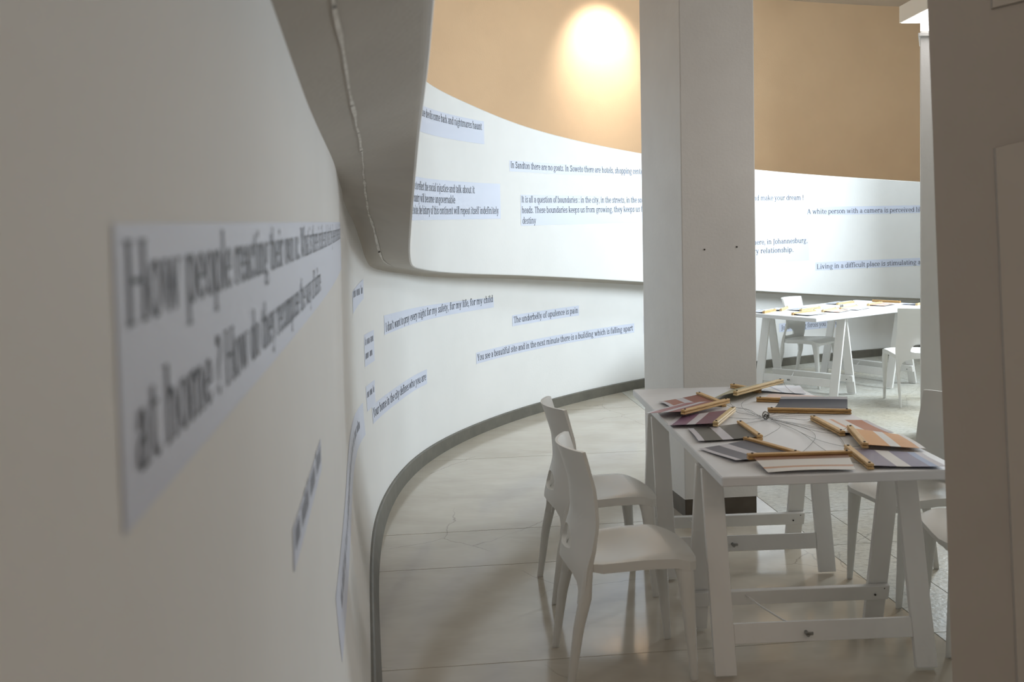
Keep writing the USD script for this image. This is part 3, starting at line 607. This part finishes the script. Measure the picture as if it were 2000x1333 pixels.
def hanger(label, A, B, far, cm, wd, base=TH, dz=0., lift=.004, wave=.006, group='colour cards on the near table', knot=None, thick=.0095, seed=0, tilt=0.):
    """Two wooden slats screwed together on the edge of a printed card, with its strings."""
    r = np.random.default_rng(100 + seed)
    A, B = np.array(A, float), np.array(B, float); mid = (A + B) / 2; u = B - A; ln_ = np.linalg.norm(u); u /= ln_
    f0, f1 = np.array(far[0]), np.array(far[1])
    if np.dot(f1 - f0, u) < 0: f0, f1 = f1, f0
    ang = math.atan2(u[1], u[0])
    t = thing('card_hanger', label, 'card hanger', (mid[0], mid[1], base + dz), math.degrees(ang), group)
    R = np.array([[math.cos(ang), math.sin(ang)], [-math.sin(ang), math.cos(ang)]])
    loc = lambda p: R @ (np.array(p) - mid)
    F0, F1 = loc(f0), loc(f1); sd = np.sign((F0 + F1)[1]) or 1.
    sx = min(ln_ - .02, .40)
    w = .023
    sl = bevel_box((ln_ + .012, w, thick), (0, 0, thick / 2 + .0008), .0018)
    up_ = bevel_box((ln_ + .012, w, thick), (0, 0, thick * 1.5 + .0028), .0018)
    def slope(m): m.vertices[:, 2] += tilt * m.vertices[:, 0]; return m
    obj('wood_slat', slope(sl), wd, t); upper = obj('wood_slat', slope(up_), wd, t)
    nu, nv = 13, 17
    uu, vv = np.meshgrid(np.linspace(0, 1, nu), np.linspace(0, 1, nv))
    n0, n1 = np.array([-sx / 2, 0.]), np.array([sx / 2, 0.])
    # near edge lies in the clamp
    p = [(1 - uu) * (1 - vv) * n0[k] + uu * (1 - vv) * n1[k] + uu * vv * F1[k] + (1 - uu) * vv * F0[k] for k in (0, 1)]
    z0 = thick + .0018
    ph = r.uniform(0, 6.28)
    z = z0 * (1 - vv) ** 1.4 + lift * vv ** 2 + wave * vv * (.5 + .5 * np.sin(3.6 * uu + ph)) * (.3 + .7 * vv) + .002 + tilt * p[0] * (1 - vv)
    V = np.stack([p[0], p[1], z], -1)
    n = V.shape[0] * V.shape[1]
    top_, bot = V.reshape(-1, 3), V.reshape(-1, 3) - [0, 0, .0011]
    g = grid_mesh(V).faces; g = g if sd > 0 else g[:, ::-1]
    idx = np.arange(n).reshape(nv, nu); loop = np.r_[idx[0, :], idx[1:, -1], idx[-1, -2::-1], idx[-2:0:-1, 0]]; l2 = np.roll(loop, -1)
    side = np.r_[np.c_[loop, loop + n, l2], np.c_[l2, loop + n, l2 + n]]
    m = trimesh.Trimesh(np.vstack([top_, bot]), np.vstack([g, g[:, ::-1] + n, side if sd < 0 else side[:, ::-1]]), process=False)
    uv = np.c_[np.r_[uu.ravel(), uu.ravel()], np.r_[vv.ravel(), vv.ravel()]]
    obj('printed_card', m, cm, t, uv=uv)
    for sx_ in (-1, 1):
        c = trimesh.creation.cylinder(.0042, .003, sections=10); x = sx_ * (ln_ / 2 - .012); c.apply_translation([x, 0, 2 * thick + .0045 + tilt * x]); obj('screw', c, SCREW, upper)
    if knot is not None:
        for k_, sx_ in enumerate((-1, 1) if seed in (2, 4, 8, 9, 10) else (1,)):
            e = mid + u * sx_ * (ln_ / 2 + .004); d = knot - e; q = np.array([-d[1], d[0]]); bow = r.uniform(-.20, .20); bow *= -1. if np.dot(q * bow, (f0 + f1) / 2 - mid) > 0 else 1.; tt = np.linspace(0, 1, 22)
            pts = e + d * tt[:, None] * .985 + q * (bow * np.sin(np.pi * tt) + .03 * np.sin(2 * np.pi * tt))[:, None]
            zz = .003 + (2 * thick + dz) * np.exp(-tt / .05) + .012 * np.sin(np.pi * tt) ** 2 * r.uniform(.0, 1.) + .012 * np.exp(-(1 - tt) / .05)
            STRINGS.setdefault(tuple(knot), []).append(np.c_[pts - knot, zz])
    return t
KN = np.array([1.096, 4.316])
W0, W1, W2 = WOODS
cards = [
 (1, 'terracotta striped card at the upper left of the near table', (.912, 4.905), (.979, 4.627), [(.693, 4.75), (.726, 4.603)], W0, 0., {}),
 (2, 'red striped card overlapping the terracotta one, tip past the table edge', (.742, 4.351), (.99, 4.60), [(.585, 4.424), (.788, 4.673)], W0, .022, {'lift': -.012}),
 (3, 'purple striped card under the red one at the left table edge', (.842, 4.147), (.984, 4.454), [(.642, 4.187), (.717, 4.388)], W2, .010, {'lift': -.006}),
 (4, 'olive grey striped card at the left edge of the near table', (.955, 4.199), (.971, 3.921), [(.725, 4.138), (.721, 3.889)], W0, 0., {}),
 (5, 'slate grey striped card near the front left of the near table', (.909, 3.89), (1.039, 3.633), [(.703, 3.777), (.794, 3.563)], W1, 0., {}),
 (6, 'white card with brown bands at the front edge of the near table', (.843, 3.564), (1.213, 3.579), [(.868, 3.395), (1.175, 3.41)], W1, .012, {'wave': .008, 'lift': -.009}),
 (7, 'lavender striped card at the front right corner of the near table', (1.251, 3.721), (1.236, 3.436), [(1.491, 3.42), (1.499, 3.642)], W0, 0., {}),
 (8, 'orange striped card on the right side of the near table', (1.359, 4.009), (1.311, 3.699), [(1.53, 3.68), (1.544, 3.924)], W0, .012, {'lift': -.006}),
 (9, 'rust and white striped card at the right edge of the near table', (1.29, 4.274), (1.313, 3.965), [(1.521, 3.964), (1.507, 4.23)], W0, 0., {}),
 (10, 'navy card standing up behind its clamp on the near table', (1.15, 4.472), (1.492, 4.401), [(1.24, 4.60), (1.535, 4.56)], W1, 0., {'lift': .045, 'wave': .002}),
 (11, 'khaki card under a diagonal clamp at the back of the near table', (1.056, 4.723), (1.362, 5.046), [(.949, 4.762), (1.094, 5.032)], W2, .034, {'lift': -.03}),
 (12, 'white map card at the far end of the near table', (1.130, 5.130), (1.23, 4.97), [(1.47, 5.10), (1.44, 4.89)], W0, 0., {}),
 (13, 'pink and white card behind the navy one', (1.165, 4.738), (1.40, 4.67), [(1.25, 4.86), (1.50, 4.80)], W1, 0., {'lift': .006}),
]
for i, lab, A, B, far, wd, dz, kw in cards:
    hanger(lab, A, B, far, CM[i], wd, dz=dz, knot=KN, seed=i, **kw)
def string_bundle(label, K):
    kt = thing('string_bundle', label, 'string bundle', (K[0], K[1], TH), 0)
    tor = trimesh.creation.torus(.016, .0028, major_sections=20, minor_sections=8); tor.apply_transform(trimesh.transformations.rotation_matrix(math.radians(78), [1, 0, 0])); tor.apply_transform(trimesh.transformations.rotation_matrix(.35, [0, 0, 1])); tor.apply_translation([0, 0, .0195])
    obj('ring', tor, STEEL, kt, smooth=40, label='dull metal ring')
    for k_ in range(4):
        tt = np.linspace(0, 2 * math.pi, 18); a = rng.uniform(0, 3.14)
        pts = np.c_[.010 * np.cos(tt) * math.cos(a) + .004 * np.sin(3 * tt), .010 * np.cos(tt) * math.sin(a), .014 + .010 * np.sin(tt) + .003 * np.sin(2 * tt + k_)]
        obj('knot', tube(pts, .0013, 5), STRING, kt)
    for p in STRINGS[tuple(K)]: obj('string', tube(p, .0007, 5), STRING, kt)
string_bundle('grey strings fanning out from a dull metal ring on the near table', KN)

# cards on the far table
K2 = np.array([3.10, 9.36])
M2 = [card_mat('card_far_grey', stripes(srgb(166, 170, 186), srgb(160, 166, 182), WH2)), card_mat('card_far_blush', stripes(srgb(216, 180, 166), srgb(212, 172, 156), WH2)), card_mat('card_far_pale', stripes(srgb(200, 200, 206), srgb(188, 190, 200), WH2))]
far_cards = [
 ('grey card under the leftmost clamp on the far table', (2.20, 8.92), (2.42, 9.17), 0, 0, 1), ('pale card behind the second clamp from the left on the far table', (2.47, 9.15), (2.60, 9.40), 2, 2, 1),
 ('grey card at the middle of the far table, left of its string knot', (2.64, 9.10), (2.88, 9.32), 0, 2, 1), ('pale card with brown clamp end at the front left of the far table', (2.47, 8.77), (2.73, 8.98), 2, 0, -1),
 ('blush card at the front edge of the far table beside the knot', (2.80, 8.98), (2.99, 9.19), 1, 2, -1), ('pale card right of the string knot on the far table', (3.02, 9.16), (3.26, 9.41), 2, 2, -1),
 ('grey card behind the string knot on the far table', (3.16, 9.66), (3.38, 9.86), 0, 2, 1), ('blush card with pale clamp toward the right of the far table', (3.40, 9.50), (3.60, 9.70), 1, 2, -1),
 ('pale card with brown clamp near the right end of the far table', (3.60, 9.92), (3.84, 9.76), 2, 1, 1), ('grey card at the front right end of the far table', (3.84, 9.42), (4.03, 9.60), 0, 2, 1)]
t2r = math.radians(-54.0); tx = np.array([math.cos(t2r), math.sin(t2r)]); ty = np.array([-tx[1], tx[0]]); o2 = np.array([2.08, 9.14])
def clampin(p):
    d = np.array(p) - o2; return o2 + tx * np.clip(d @ tx, .05, .80) + ty * np.clip(d @ ty, .05, 1.73)
for i, (lab, A, B, mi, wi, sd) in enumerate(far_cards):
    A, B = clampin(A), clampin(B); u = (B - A) / np.linalg.norm(B - A); q = np.array([-u[1], u[0]]) * sd * .16
    hanger(lab, A, B, [clampin(A + q + .02 * u), clampin(B + q - .02 * u)], M2[mi], WOODS[wi], dz=.0, group='colour cards on the far table', knot=K2 if i % 2 == 0 else None, seed=40 + i)
string_bundle('grey strings gathered at a metal ring on the far table', K2)
